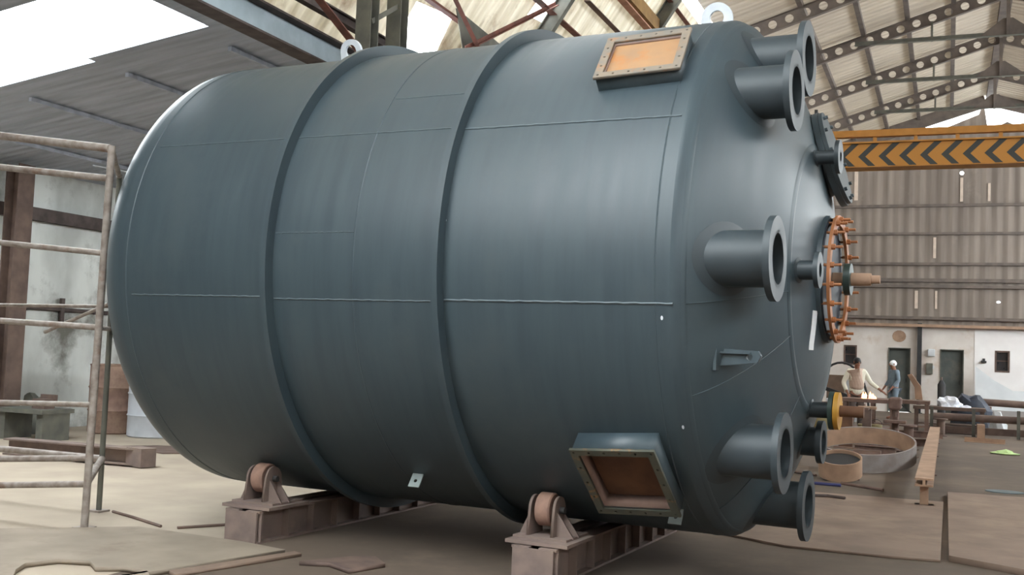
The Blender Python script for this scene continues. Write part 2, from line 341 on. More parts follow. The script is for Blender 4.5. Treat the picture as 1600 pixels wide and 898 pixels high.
ords = ['leftmost purlin of the right roof bays, starting beside the tall tank nozzles', 'second roof purlin from the tank side', 'third roof purlin from the tank side', 'fourth roof purlin, next to the ridge on its left']
for i, X in enumerate((-3.05, -2.0, -1.0, .02)):
    tag(finish('roof_purlin', box(B(), (X, 21.3, roof_z(X)+.06), (.11, 33.4, .12)), 'purlin'), ords[i], 'purlin', 'roof purlins')
tag(finish('ridge_beam', box(B(), (1.2, 21.3, roof_z(1.2)+.0), (.26, 33.4, .2)), 'purlin'), 'thick dark ridge beam running to the gable under the roof peak', 'ridge beam')
for i, X in enumerate((2.4, 3.4)):
    tag(finish('roof_purlin', box(B(), (X, 21.3, roof_z(X)+.06), (.11, 33.4, .12)), 'purlin'), ['first roof purlin right of the ridge', 'second roof purlin right of the ridge, at the picture edge'][i], 'purlin', 'roof purlins')
# frame legs that follow the cladding
for i, Y in enumerate((15.45, 19.3, 23.1, 26.65)):
    b = B(); off = nrm*.16
    p = Vector((-XS+.02, Y, 5.3))+off; q = Vector((-4.98, Y, 5.3+1.5*(XS-4.98)))+off
    ibeam(b, p, q, .12, .24, upv=nrm); ibeam(b, (p.x-.04, Y, 0), (p.x-.04, Y, p.z+.1), .12, .26, upv=(1, 0, 0))
    tag(finish('frame_column', b, 'greysteel'), ['grey frame leg behind the right stiffening ring beside the small roof gap', 'grey frame leg leaning along the stained cladding, second of its row', 'grey frame leg under the nearest perforated rafter', 'grey frame leg farthest along the cladding'][i], 'column', 'frame legs along the cladding')
# laced column behind the tank
lc = thing('laced_column', 'grey laced steel column rising behind the tank left of the bright opening', 'column', (-6.45, 11.1, 0))
for dy in (-.36, .36):
    finish('column_chord', ibeam(B(), (0, dy, 0), (0, dy, 6.15), .2, .2, .016, .012, (0, 1, 0)), 'greysteel', lc)
for k in range(5):
    z = 3.9+k*.5
    finish('lacing_bar', bar(B(), (.05, -.34, z), (.05, .34, z+(.42 if k % 2 else .02)), .012, .06), 'greysteel', lc)
finish('base_plate', box(B(), (0, 0, .012), (.4, 1.1, .024)), 'greysteel', lc)
# steel along the cladding
def cl_pt(X, off=.07): return Vector((X, 0, 5.3+1.5*(X+XS)))+nrm*off
for nm, X, m, lab, sz in (('cladding_rail', -6.52, 'redsteel', 'lower rust-red rail crossing the bright opening in the cladding', .09),
                          ('cladding_rail', -6.0, 'redsteel', 'upper dark red rail beside the small bright gap in the cladding', .12)):
    p = cl_pt(X, .09); tag(finish(nm, angle_bar(B(), (p.x, 11.75, p.z), (p.x, 37.8, p.z), sz, .014), m), lab, 'rail')
p = cl_pt(-5.38, .17)
eb = thing('eave_beam', 'ochre brown eave beam with lit salmon lower edge, meeting the tank top left of the white lug', 'beam', (p.x, 23, p.z))
finish('beam_web', box(B(), (0, 0, .04), (.16, 29.6, .26)), 'eave', eb); finish('beam_flange', box(B(), (-.06, 0, -.1), (.14, 29.6, .03)), 'litflange', eb, label='lower flange in a lit salmon tone')
p = cl_pt(-5.08, .1); tag(finish('eave_angle', angle_bar(B(), (p.x, 9, p.z), (p.x, 37.8, p.z), .09, .014), 'redsteel'), 'thin red steel angle above the ochre eave beam', 'rail')
p = cl_pt(-5.7, .1); tag(finish('eave_angle', angle_bar(B(), (p.x, 16.2, p.z), (p.x, 37.8, p.z), .1, .014), 'brownsteel'), 'brown steel angle below the ochre eave beam', 'rail')
for lab, a, b_, s in (('thick red brace slanting down to the tank top left of the laced column', (-6.32, 8.1, 5.70), (-6.32, 10.60, 4.79), .10),
                      ('thin red brace steeply crossing the lower cladding rail', (-6.18, 12.2, 6.35), (-6.18, 13.25, 5.78), .06),
                      ('red brace rising right from the gusset to the frame leg', (-6.26, 13.1, 5.70), (-5.78, 15.30, 7.0), .06)):
    tag(finish('wind_brace', angle_bar(B(), a, b_, s, .014), 'redsteel'), lab, 'brace', 'red braces behind the tank')
tag(finish('gusset_sheet', sheet(B(), [[(12.93, 6.25), (15.0, 6.17), (15.0, 5.75), (13.2, 5.75)]], .012, basis((-6.36, 0, 0), (0, 1, 0), (0, 0, 1), (1, 0, 0))), 'greysteel'), 'grey sloping sheet behind the thin red brace', 'steel plate')

# runway girder, pale blue, with rail and top sheet edge
rg = thing('runway_girder', 'pale blue crane runway girder over the left end of the tank', 'girder', (-7.0, 17, 4.87))
finish('girder_web', box(B(), (0, 0, .16), (.03, 41.6, .30)), 'girder', rg)
finish('bottom_flange', box(B(), (.02, 0, .0), (.24, 41.6, .025)), 'girdark', rg); finish('top_flange', box(B(), (.02, 0, .325), (.24, 41.6, .025)), 'girdark', rg)
finish('crane_rail', bar(B(), (.0, -20, .365), (0, 20, .365), .06, .055), 'scaff', rg)
for k in range(12): finish('web_stiffener', box(B(), (.06, -19+k*3.4, .16), (.09, .014, .29)), 'girder', rg)
tag(finish('cable_tray', ibeam(B(), (-6.74, 4, 5.42), (-6.74, 20, 5.42), .1, .13), 'girdark'), 'narrow dark channel running just above the crane rail', 'channel')
# lean-to purlins
for i, X in enumerate((-12.2, -10.62, -9.1, -7.62)):
    tag(finish('lean_to_purlin', box(B(), (X, 23.8, lz(X)-.045), (.05, 28.2, .05)), 'leanto'), ['lean-to purlin nearest the grimy wall', 'lean-to purlin starting at the lower corner of the skylight', 'lean-to purlin starting at the notch of the skylight', 'lean-to purlin beside the blue runway girder'][i], 'purlin', 'lean-to purlins')
wv = B(); path_tube(wv, [(-11.3+i*.46, 11.5+.05*i, 3.95-.50*math.sin(math.pi*i/14)+.03*i) for i in range(15)], .008, 6)
tag(finish('sagging_wire', wv, 'drumwhite'), 'thin pale wire sagging under the lean-to roof above the scaffold', 'wire')
# lean-to column
lcol = thing('wall_column', 'brown steel column against the grimy lean-to wall at the left edge', 'column', (-12.95, 11.75, 0))
finish('column_shaft', ibeam(B(), (0, 0, 0), (0, 0, 4.05), .30, .26, .02, .016, (1, 0, 0)), 'brownsteel', lcol)
finish('base_plate', box(B(), (0, 0, .015), (.42, .42, .03)), 'brownsteel', lcol)

# gable rails and hall column on the back wall
for i, (z, hgt) in enumerate(((6.97, .09), (6.02, .08), (5.0, .09), (4.45, .12), (4.24, .09), (3.18, .10))):
    tag(finish('gable_rail', box(B(), (1.2, YB-.06, z), (15.6, .12, hgt)), 'purlin'), ['topmost dark rail on the gable sheeting, just under the crane', 'second rail from the top on the gable sheeting', 'third rail from the top on the gable sheeting', 'upper of the close pair of rails on the gable sheeting', 'lower of the close pair of rails on the gable sheeting', 'lowest rail on the gable sheeting, above the pale ledge'][i], 'rail', 'gable rails')
hc = thing('wall_post', 'black steel post between the two doors of the back wall', 'post', (-.87, YB-.12, 0))
finish('post_shaft', ibeam(B(), (0, 0, 0), (0, 0, 3.0), .14, .14, .014, .012, (0, 1, 0)), 'black', hc); finish('base_plate', box(B(), (0, 0, .01), (.24, .22, .02)), 'black', hc)
for i, (X, z0, z1, wd) in enumerate(((-.45, 5.2, 5.9, .09), (-1.0, 3.5, 4.1, .10), (.36, 7.1, 7.9, .09), (-.38, 3.5, 4.1, .07), (1.2, 7.1, 7.7, .08), (-3.0, 7.2, 8.4, .12))):
    tag(finish('translucent_strip', box(B(), (X, YB-.005, (z0+z1)/2), (wd, .016, z1-z0)), 'palestrip'), ['pale upright strip below the topmost gable rail', 'tall pale strip in line with the black post', 'pale strip hanging below the bright hole near the crane', 'thin pale strip low on the gable beside the tall one', 'pale strip right of the bright hole under the crane', 'broad pale strip beside the tank above the topmost rail'][i], 'strip', 'pale strips on the gable')

# ================================================================== THE TANK
RT = 1.89; TZ = 2.155; TCX = -1.327; TCY = 7.971; TYAW = R_(-3.5)
tank = thing('storage_tank', 'large grey-blue cylindrical steel tank lying on roller stands', 'tank', (TCX, TCY, TZ-RT), TYAW)
AX = Matrix.Translation((0, 0, RT))         # axis height in the tank's own frame
def part(nm, bm, m, parent=tank, smooth=True, up=True, **k):
    if up: bmesh.ops.transform(bm, matrix=AX, verts=bm.verts)
    return finish(nm, bm, m, parent, smooth=smooth, **k)
def headx(r): return -.08+.62*(1-(min(r, RT)/RT)**2)**.68
XL = -4.5
part('shell', lathe(B(), [(XL, RT), (-3.0, RT), (-1.5, RT), (-.08, RT)], 160), 'tank')
rr = [RT*math.sin(math.pi/2*i/28) for i in range(29)]
part('dished_head', lathe(B(), [(headx(r), r) for r in rr], 160), 'tank')
part('dished_head', lathe(B(), [(XL-.72*(1-(r/RT)**2)**.5, r) for r in rr], 160), 'tank')
for s in (-3.033, -1.639):
    part('stiffening_ring', lathe(B(), [(s-.025, RT-.01), (s-.025, RT+.085), (s+.025, RT+.085), (s+.025, RT-.01)], 160, closed=True), 'tank')
def surf(x, a, rad): a = R_(a); return Vector((x, -rad*math.cos(a), rad*math.sin(a)))
def seam_ring(x, r=RT, rad=.009): return lathe(B(), [(x-rad, r), (x, r+rad*.6), (x+rad, r)], 160)
for x in (-.17, -2.325, -4.42): part('weld_seam', seam_ring(x, RT, .006), 'tank')
rh = 1.85; part('weld_seam', lathe(B(), [(headx(rh+.012), rh+.012), (headx(rh)+.006, rh+.002), (headx(rh-.012), rh-.012)], 160), 'tank')
def seam_line(x0, x1, a, rad=.006, wob=1):
    return path_tube(B(), [surf(x0+(x1-x0)*i/40, a+(.05*math.sin(i*1.9)+.03*math.sin(i*3.7))*wob, RT+.001) for i in range(41)], rad, 6)
part('weld_seam', seam_line(-1.61, -.10, 27.6, .007), 'weld', label='pale long weld seam near the upper window')
part('weld_seam', seam_line(-4.36, -1.66, 28.2, .004), 'weld')
part('weld_seam', seam_line(-4.36, -3.06, -8.8, .005), 'weld')
part('weld_seam', seam_line(-3.0, -1.66, -9.2, .005), 'weld')
part('weld_seam', seam_line(-1.61, -.06, -8.9, .007), 'weld')
part('weld_seam', seam_line(-3.0, -2.33, 5.0, .003), 'weld'); part('weld_seam', seam_line(-2.3, -1.7, 38.5, .003), 'weld')
# radial and ring seams of the head
def head_seam(a, r0, r1): return path_tube(B(), [(headx(r0+(r1-r0)*i/20)+.001, -(r0+(r1-r0)*i/20)*math.cos(R_(a)), (r0+(r1-r0)*i/20)*math.sin(R_(a))) for i in range(21)], .0035, 6)
for a in (-9, -27, -60): part('head_weld', head_seam(a, 1.84, .95), 'tank')
part('head_weld', lathe(B(), [(headx(.98), .98), (headx(.95)+.009, .95), (headx(.92), .92)], 96), 'tank')
# nozzles along the tank axis
def nozzle(ny, nz, xf, rp, rf, th=.04, m='nozzle', bolts=0, name='nozzle', pad=True):
    r0 = math.hypot(ny, nz); x0 = headx(min(r0+rp, RT-.02))-.05
    e = bpy.data.objects.new(name, None); COL.objects.link(e); e.parent = tank; e.location = (0, ny, nz+RT); e.empty_display_size = .1
    finish('neck', lathe(B(), [(x0, rp), (xf, rp), (xf, rp-.018), (x0, rp-.018)], 40, closed=True), m, e, smooth=True)
    fl = B(); loops = [circ(0, 0, rf, 40), circ(0, 0, rp-.018, 32)]
    nb = bolts
    for k in range(nb):
        a = 2*math.pi*(k+.5)/nb; loops.append(circ((rf+rp)/2*math.cos(a), (rf+rp)/2*math.sin(a), .014, 8))
    sheet(fl, loops, th, basis((xf-th/2, 0, 0), (0, 1, 0), (0, 0, 1), (1, 0, 0)))
    finish('flange', fl, m, e, smooth=True)
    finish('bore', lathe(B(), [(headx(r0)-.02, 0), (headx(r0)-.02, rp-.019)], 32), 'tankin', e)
    if pad:   # reinforcing pad following the head
        pb = B(); rings = []
        for f in (1.0, 1.32):
            ring = []
            for k in range(40):
                a = 2*math.pi*k/40; y = ny+rp*f*math.cos(a); z = nz+rp*f*math.sin(a); ring.append(pb.verts.new((headx(min(math.hypot(y, z), RT))+(.012 if f == 1 else .002), y-ny, z-nz)))
            rings.append(ring)
        for k in range(40): pb.faces.new((rings[0][k], rings[1][k], rings[1][(k+1) % 40], rings[0][(k+1) % 40]))
        bmesh.ops.recalc_face_normals(pb, faces=pb.faces); finish('reinforcing_pad', pb, m, e, smooth=True)
    return e
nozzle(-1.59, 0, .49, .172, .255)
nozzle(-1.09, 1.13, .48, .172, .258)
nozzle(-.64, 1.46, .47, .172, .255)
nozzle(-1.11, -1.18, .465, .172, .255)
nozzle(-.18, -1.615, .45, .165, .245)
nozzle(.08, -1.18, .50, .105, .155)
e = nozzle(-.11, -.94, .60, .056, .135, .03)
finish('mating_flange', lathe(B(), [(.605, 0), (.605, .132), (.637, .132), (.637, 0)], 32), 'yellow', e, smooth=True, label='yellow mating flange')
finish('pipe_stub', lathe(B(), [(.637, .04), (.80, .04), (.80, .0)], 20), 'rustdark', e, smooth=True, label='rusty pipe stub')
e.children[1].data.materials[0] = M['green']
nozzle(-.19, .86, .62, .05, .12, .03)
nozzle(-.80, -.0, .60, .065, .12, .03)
# tilted manway on the upper head
mw = bpy.data.objects.new('manway', None); COL.objects.link(mw); mw.parent = tank; mw.location = (.36, .30, .90+RT); mw.rotation_euler = (0, R_(-17), 0)
finish('neck', lathe(B(), [(-.05, .27), (.12, .27), (.12, .25), (-.05, .25)], 48, closed=True), 'tank', mw, smooth=True)
finish('flange', lathe(B(), [(.09, .26), (.09, .37), (.135, .37), (.135, .26)], 48, closed=True), 'tank', mw, smooth=True)
finish('cover', lathe(B(), [(.137, 0), (.137, .36), (.165, .36), (.165, 0)], 48), 'tank', mw, smooth=True)
for k in range(12):
    a = 2*math.pi*k/12; finish('bolt', tube(B(), (.08, .325*math.cos(a), .325*math.sin(a)), (.185, .325*math.cos(a), .325*math.sin(a)), .014, 6), 'tank', mw)
# central agitator flange with orange studs, cover ring and shaft
ag = bpy.data.objects.new('agitator_nozzle', None); COL.objects.link(ag); ag.parent = tank; ag.location = (0, -.02, RT+.0)
finish('neck', lathe(B(), [(.38, .46), (.545, .46), (.545, .36), (.38, .36)], 64, closed=True), 'tank', ag, smooth=True)
finish('dark_opening_plate', lathe(B(), [(.546, 0), (.546, .44), (.556, .44), (.556, 0)], 48), 'tankin', ag, smooth=True, label='dark blue plate standing for the shaded opening')  # dark plate painted in for the shade of the open neck
finish('cover_ring', lathe(B(), [(.585, .385), (.585, .46), (.605, .46), (.605, .385)], 64, closed=True), 'orange', ag, smooth=True, label='orange primed cover ring')
for k in range(20):
    a = 2*math.pi*(k+.5)/20; y, z = .43*math.cos(a), .43*math.sin(a)
    st = finish('stud', tube(B(), (.53, y, z), (.68, y, z), .010, 8), 'orange', ag, label='orange stud bolt')
    finish('nut', tube(B(), (.605, y, z), (.63, y, z), .020, 6), 'orange', st)
finish('shaft_flange', lathe(B(), [(.64, 0), (.64, .115), (.685, .115), (.685, 0)], 32), 'green', ag, smooth=True, label='dark green shaft flange')
finish('shaft', lathe(B(), [(.55, .05), (.82, .045), (.82, .03), (.88, .03), (.88, 0)], 24), 'tan', ag, smooth=True, label='dusty bare shaft')
# bracket lug on the head
bk = bpy.data.objects.new('support_bracket', None); COL.objects.link(bk); bk.parent = tank; bk.location = (.13, -1.46, RT-.60)
finish('bracket_plate', box(B(), (-.005, -.05, 0), (.02, .16, .15)), 'tank', bk)
finish('bracket_arm', sheet(B(), [[(-.02, -.05), (.24, -.02), (.26, .02), (.24, .05), (-.02, .06)], circ(.19, .012, .022, 10)], .05, basis((0, -.05, 0), (1, 0, 0), (0, 0, 1), (0, -1, 0))), 'tank', bk)
finish('bracket_rib', box(B(), (.10, -.05, .035), (.2, .10, .012)), 'tank', bk)
# white sheet stuck on the head
ls = B(); g = []
for i in range(7):
    z = -.52+.27*i/6; row = []
    for y in (-.50, -.395): row.append(ls.verts.new((headx(math.hypot(y, z))+.004, y+.02*(i in (0,)), z)))
    g.append(row)
for a, b_ in zip(g, g[1:]): ls.faces.new((a[0], a[1], b_[1], b_[0]))
o = part('label_sheet', ls, 'paper', smooth=False, label='white label sheet stuck on the head'); sd = o.modifiers.new('s', 'SOLIDIFY'); sd.thickness = .003
# lifting lugs
def lug(x, a, r=.11, ri=.05, m='lug'):
    p = surf(x, a, RT); rad = Vector((0, p.y, p.z)).normalized()
    out = [(-r, -.03)]+[(r*math.cos(t), .07+r*math.sin(t)) for t in [math.pi-math.pi*k/14 for k in range(15)]]+[(r, -.03)]
    return part('lifting_lug', sheet(B(), [out, circ(0, .075, ri, 14)], .03, basis(p, (1, 0, 0), rad, Vector((1, 0, 0)).cross(rad))), m, smooth=False, label='white primed lifting lug')
lug(-3.42, 76, .105, .055); lug(-.30, 84, .12, .055)
def small_lug(x, a):
    p = surf(x, a, RT); rad = Vector((0, p.y, p.z)).normalized()
    return part('earthing_lug', sheet(B(), [rect(-.045, -.01, .045, .11), circ(0, .06, .014, 10)], .012, basis(p, (1, 0, 0), rad, Vector((1, 0, 0)).cross(rad))), 'dulllug', smooth=False, label='small pale lug with a hole')
small_lug(-2.2, -54.5); small_lug(-.26, -58.5)
# rectangular window nozzles
def win(x, a, wx, wt, proj, fw, m_fr, m_in, depth, lbl, rot=0):
    c = surf(x, a, RT); rad = Vector((0, c.y, c.z)).normalized(); tang = Vector((1, 0, 0)).cross(rad)
    e = bpy.data.objects.new('window_nozzle', None); COL.objects.link(e); e.parent = tank; e.location = (0, 0, RT); e['label'] = lbl
    bs = basis(c, (1, 0, 0), tang, rad) @ Matrix.Rotation(R_(rot), 4, 'Z'); up = 1 if tang.z > 0 else -1
    def put(nm, loops, th, h, m, **k):
        mm = bs @ Matrix.Translation((0, 0, h)); return finish(nm, sheet(B(), loops, th, mm), m, e, **k)
    o_ = rect(-wx/2, -wt/2, wx/2, wt/2); i_ = rect(-wx/2+fw, -wt/2+fw, wx/2-fw, wt/2-fw)
    wo_ = rect(-wx/2+.012, -wt/2+.012, wx/2-.012, wt/2-.012)
    put('window_neck', [wo_, i_], proj+.10, proj/2-.06, 'tank')
    j = fw+.004; k_ = fw-.0005
    put('window_lining', [rect(-wx/2+k_, -wt/2+k_, wx/2-k_, wt/2-k_), rect(-wx/2+j, -wt/2+j, wx/2-j, wt/2-j)], depth-.01, proj-depth/2-.008, 'lining', label='dusty pinkish lining')
    hs = []
    n1, n2 = 6, 5
    for k in range(n1):
        for s in (-1, 1): hs.append(circ(-wx/2+fw/2+(wx-fw)*k/(n1-1), s*(wt/2-fw/2), .010, 8))
    for k in range(1, n2-1):
        for s in (-1, 1): hs.append(circ(s*(wx/2-fw/2), -wt/2+fw/2+(wt-fw)*k/(n2-1), .010, 8))
    put('window_frame', [o_, i_]+hs, .02, proj-.0, m_fr)
    put('window_plate', [rect(-wx/2+fw, -wt/2+fw, wx/2-fw, wt/2-fw)], .01, proj-depth, m_in)
    return e
win(-.45, 43.6, .575, .50, .085, .055, 'rustframe', 'rustplate', .035, 'upper rectangular window with bolted rusty frame and bright orange plate', -4)
win(-.47, -44.5, .575, .62, .13, .05, 'rustedge', 'rustdark', .118, 'lower rectangular window with rust-edged frame and deep brown plate', -5)
# small bright chips in the paint
for (x, a) in ((-.13, -11.5), (-1.62, 7), (-.06, -33)):
    p = surf(x, a, RT+.0005); rad = Vector((0, p.y, p.z)).normalized()
    part('paint_chip', sheet(B(), [circ(0, 0, .008, 7, .014)], .003, basis(p, (1, 0, 0), Vector((1, 0, 0)).cross(rad), rad)), 'lug', smooth=False)

# ================================================================== ROLLER STANDS
TD = Vector((math.cos(TYAW), math.sin(TYAW), 0)); ND = Vector((-TD.y, TD.x, 0))
def roller_stand(xl, lab, amin, amax):
    c = Vector((TCX, TCY, 0))+TD*xl
    t = thing('roller_stand', lab, 'roller stand', (c.x, c.y, 0), TYAW, 'roller stands under the tank')
    h = .265; y0, y1 = -1.36, 1.36
    b = B()
    for dx in (-.10, .10): ibeam(b, (dx, y0, h/2-.01), (dx, y1, h/2-.01), .13, h-.02, .016, .012)
    finish('beam', b, 'roller', t)
    for k in range(9):
        y = y0+.03+k*(y1-y0-.06)/8
        for sx in (-1, 1): finish('stiffener', box(B(), (sx*.138, y, h/2-.01), (.06, .014, h-.05)), 'roller', t)
    finish('end_plate', box(B(), (0, y0-.008, h/2-.012), (.30, .016, h-.03)), 'roller', t)
    RW = .115
    for sg in (-1, 1):
        a = R_(32.5); cy = sg*(RT+RW+.001)*math.sin(a); cz = TZ-(RT+RW+.001)*math.cos(a)
        finish('top_plate', box(B(), (0, cy, h-.002), (.46, .50, .024)), 'roller', t); 
        finish('shim_plate', box(B(), (-.02, cy-sg*.05, h+.018), (.40, .40, .016)), 'roller', t)
        wl = lathe(B(), [(-.055, .02), (-.055, RW-.01), (-.045, RW), (.045, RW), (.055, RW-.01), (.055, .02)], 40); bmesh.ops.transform(wl, matrix=Matrix.Translation((-.03, cy, cz)), verts=wl.verts)
        wo_ = finish('wheel', wl, 'wheel', t, smooth=True, label='rusty roller wheel')
        for k in range(3):
            aa = R_(k*120+20); tube_b = tube(B(), (-.09, cy+.07*math.cos(aa), cz+.07*math.sin(aa)), (-.03, cy+.07*math.cos(aa), cz+.07*math.sin(aa)), .01, 8); finish('wheel_bolt', tube_b, 'black', wo_)
        for sx in (-.125, .055):
            pl = [(-.12, h+.02)]+[(.095*math.cos(q), cz+.095*math.sin(q)) for q in [math.pi-math.pi*k/12 for k in range(13)]]+[(.12, h+.02)]
            pl = [(p_[0]+cy, p_[1]) for p_ in pl]
            br = sheet(B(), [pl], .02, basis((sx+.0, 0, 0), (0, 1, 0), (0, 0, 1), (1, 0, 0)))
            bo = finish('bearing_plate', br, 'roller', t)
            for dy in (-.05, .05):
                s = sx+(.01 if sx > 0 else -.01); d = .13 if sx > 0 else -.08
                g_ = sheet(B(), [[(0, h+.02), (d, h+.02), (0, cz-.01)]], .012, basis((s, cy+dy, 0), (1, 0, 0), (0, 0, 1), (0, -1, 0))); finish('gusset', g_, 'roller', bo)
        finish('axle', tube(B(), (-.15, cy, cz), (.10, cy, cz), .024, 16), 'black', t)
    return t
roller_stand(-3.60, 'dusty roller stand under the left end of the tank', 0, 0)
roller_stand(-1.13, 'dusty roller stand under the tank at the bottom middle of the picture', 0, 0)

# ================================================================== BRIDGE CRANE
cr = thing('bridge_crane', 'ochre bridge crane with black chevrons spanning the hall in front of the gable', 'crane', (0, 21.3, 5.32))
finish('main_girder', box(B(), (1.45, 0, .24), (15.0, .40, .44)), 'chevron', cr, label='ochre girder with black chevrons')
finish('girder_flange', box(B(), (1.45, 0, .475), (15.0, .52, .03)), 'craney', cr); finish('girder_flange', box(B(), (1.45, 0, .01), (15.0, .46, .02)), 'craney', cr)
finish('upper_beam', box(B(), (1.45, .1, .71), (15.0, .14, .13)), 'craney', cr)
finish('rear_girder', box(B(), (1.45, 1.3, .52), (15.0, .35, .4)), 'black', cr, label='dark rear girder')
for k in range(20): finish('railing_post', box(B(), (-5.8+k*.74, .1, .58), (.07, .05, .18)), 'craney', cr)
for sx in (-1, 1):
    finish('end_truck', box(B(), (1.45+sx*7.45, .65, .10), (.6, 2.0, .16)), 'craney', cr)
tl = B(); box(tl, (-2.62, .55, .92), (.62, .7, .22)); box(tl, (-2.55, .4, 1.1), (.3, .3, .16)); tube(tl, (-2.85, .3, 1.0), (-2.85, .8, 1.0), .1, 16); box(tl, (-2.5, .3, 1.2), (.06, .06, .16))
finish('hoist_trolley', tl, 'black', cr, label='dark hoist trolley')
fl_ = B(); 
# ================================================================== SCAFFOLD on the left
sc = thing('scaffold_frame', 'weathered tubular scaffold frame standing left of the tank', 'scaffold', (-6.33, 6.6, 0))
S = lambda *p: [Vector(q)-Vector((-6.33, 6.6, 0)) for q in p]
def stube(nm, p, q, r=.024, m='scaff'): p, q = S(p, q); return finish(nm, tube(B(), p, q, r, 14), m, sc, smooth=True)
stube('post', (-6.34, 6.6, 0), (-6.30, 6.6, 3.08), .03)
stube('post', (-6.86, 7.3, 0), (-6.86, 7.3, 2.98), .024, 'greysteel')
stube('post', (-8.34, 6.6, 0), (-8.30, 6.6, 3.3), .03); stube('post', (-8.86, 7.3, 0), (-8.86, 7.3, 3.0), .024)
for z0, z1, r in ((3.215, 3.06, .034), (2.945, 2.815, .028), (2.30, 2.205, .024), (1.635, 1.605, .025), (.94, .985, .022), (.46, .56, .026), (.24, .355, .026)):
    dx = (z1-z0)/1.22; stube('rail', (-8.32, 6.6, z0-(z1-z0)*.64), (-6.32, 6.6, z1), r)
stube('cross_bar', (-6.30, 6.6, 3.06), (-6.86, 7.3, 2.96), .022); stube('cross_bar', (-6.34, 6.6, .36), (-6.86, 7.3, .46), .03); stube('cross_bar', (-6.34, 6.6, 1.60), (-6.86, 7.3, 1.60), .02)
stube('rail', (-8.86, 7.3, .46), (-6.86, 7.3, .46), .03)
stube('rail', (-8.86, 7.3, 1.78), (-6.86, 7.3, 1.80), .016)
stube('diagonal_brace', (-7.6, 7.28, 1.55), (-6.88, 7.28, 1.82), .016)
for p_ in ((-6.34, 6.6), (-6.86, 7.3), (-8.34, 6.6), (-8.86, 7.3)):
    q = S((p_[0], p_[1], .008))[0]; finish('foot_plate', box(B(), q, (.13, .13, .016)), 'scaff', sc)
# drums and junk by the lean-to wall
def drum(x, y, r, h, m, lab, open_top=True):
    prof = [(0, 0), (0, r-.02), (.02, r)]
    for k in (1, 2): prof += [(h*k/3-.02, r), (h*k/3, r+.015), (h*k/3+.02, r)]
    prof += [(h-.02, r), (h-.01, r+.012), (h, r), (h-.01, r-.015), (h-.05, r-.02), (h-.05, 0)]
    b = lathe(B(), prof, 48, Matrix.Rotation(R_(-90), 4, 'Y'))
    t = thing('drum', lab, 'drum', (x, y, 0)); finish('drum_body', b, m, t, smooth=True)
    finish('bung', tube(B(), (r*.5, 0, h-.05), (r*.5, 0, h-.03), .04, 12), m, t); return t
drum(-12.27, 13.25, .385, 1.08, 'drumrust', 'rust-stained steel drum against the grimy wall behind the scaffold')
drum(-11.38, 13.2, .42, 1.0, 'drumwhite', 'pale grey drum half hidden by the left end of the tank')
ub = thing('channel_block', 'grey-brown steel channel lying on the floor beyond the scaffold', 'steel channel', (-9.9, 9.9, 0))
finish('channel', bar(ibeam(B(), (-.9, 0, .12), (1.05, .12, .12), .2, .2), (1.05, .02, .12), (1.1, .22, .12), .3, .22), 'roller', ub)
mb = thing('wall_bench', 'low grey machine bench beside the brown column', 'bench', (-12.2, 11.6, 0))
finish('bench_top', box(B(), (0, 0, .42), (.9, .6, .06)), 'greysteel', mb)
for sx in (-.36, .36): finish('leg', box(B(), (sx, 0, .2), (.12, .5, .4)), 'greysteel', mb)
finish('vice', box(box(B(), (.15, 0, .52), (.24, .18, .14)), (.15, .1, .6), (.28, .05, .1)), 'brownsteel', mb)
h_ = B(); blob(h_, (-12.95, 12.4, 0), (.3, .33, .6), .25, 3); tag(finish('scrap_heap', h_, 'greysteel', smooth=True), 'grey dusty heap of rags and swarf left of the rusty drum', 'heap')
nv = B(); box(nv, (-12.93, 11.25, 1.45), (.12, .34, .7)); bmesh.ops.subdivide_edges(nv, edges=nv.edges, cuts=5, use_grid_fill=True)
for v in nv.verts: v.co.x += .05*math.sin(v.co.y*38)*(1.9-v.co.z); v.co.y += .05*math.sin(v.co.z*9)
tag(finish('hanging_jacket', nv, 'navy', smooth=True), 'navy cloth hanging beside the brown column at the left edge', 'cloth')
# pipe fixed along the wall
pw = thing('wall_pipe', 'dark pipe clipped along the grimy wall', 'pipe', (-13.36, 12.5, 1.92)); finish('pipe_run', tube(B(), (0, -6, .05), (0, 8, -.05), .035, 10), 'girdark', pw)
finish('hanging_bracket', box(B(), (.02, .6, -.02), (.05, .07, .42)), 'girdark', pw)
# cut plates on the floor, bottom left
cp = B(); sheet(cp, [[(-9.5, 3.6), (-5.2, 3.9), (-4.72, 5.62), (-4.46, 6.63), (-4.9, 6.72), (-5.95, 6.78), (-6.75, 6.08), (-7.4, 6.3), (-9.5, 5.8)], [(-5.48, 5.14), (-5.58, 5.31), (-5.5, 5.51), (-5.29, 5.58), (-5.13, 5.46), (-4.98, 5.56), (-4.78, 5.55), (-4.66, 5.44), (-4.4, 5.09), (-4.78, 4.66), (-5.16, 4.8)]], .03, Matrix.Translation((0, 0, .018)))
tag(finish('cut_plate', cp, 'paleplate'), 'dusty steel plate with curved cut-outs on the floor at bottom left', 'steel plate')
cp = B(); sheet(cp, [[(-4.70, 5.66), (-4.40, 6.66), (-4.31, 6.62), (-4.60, 5.6)]], .024, Matrix.Translation((0, 0, .012))); tag(finish('cut_strip', cp, 'plate'), 'narrow steel strip along the edge of the cut plate', 'steel strip')
cp = B(); sheet(cp, [[(-10.6, 11.6), (-9.6, 11.3), (-8.9, 12.0), (-9.8, 12.2), (-10.3, 12.0)]], .02, Matrix.Translation((0, 0, .01))); tag(finish('scrap_plate', cp, 'brownsteel'), 'jagged dark scrap plate on the floor under the left tank end', 'steel plate')
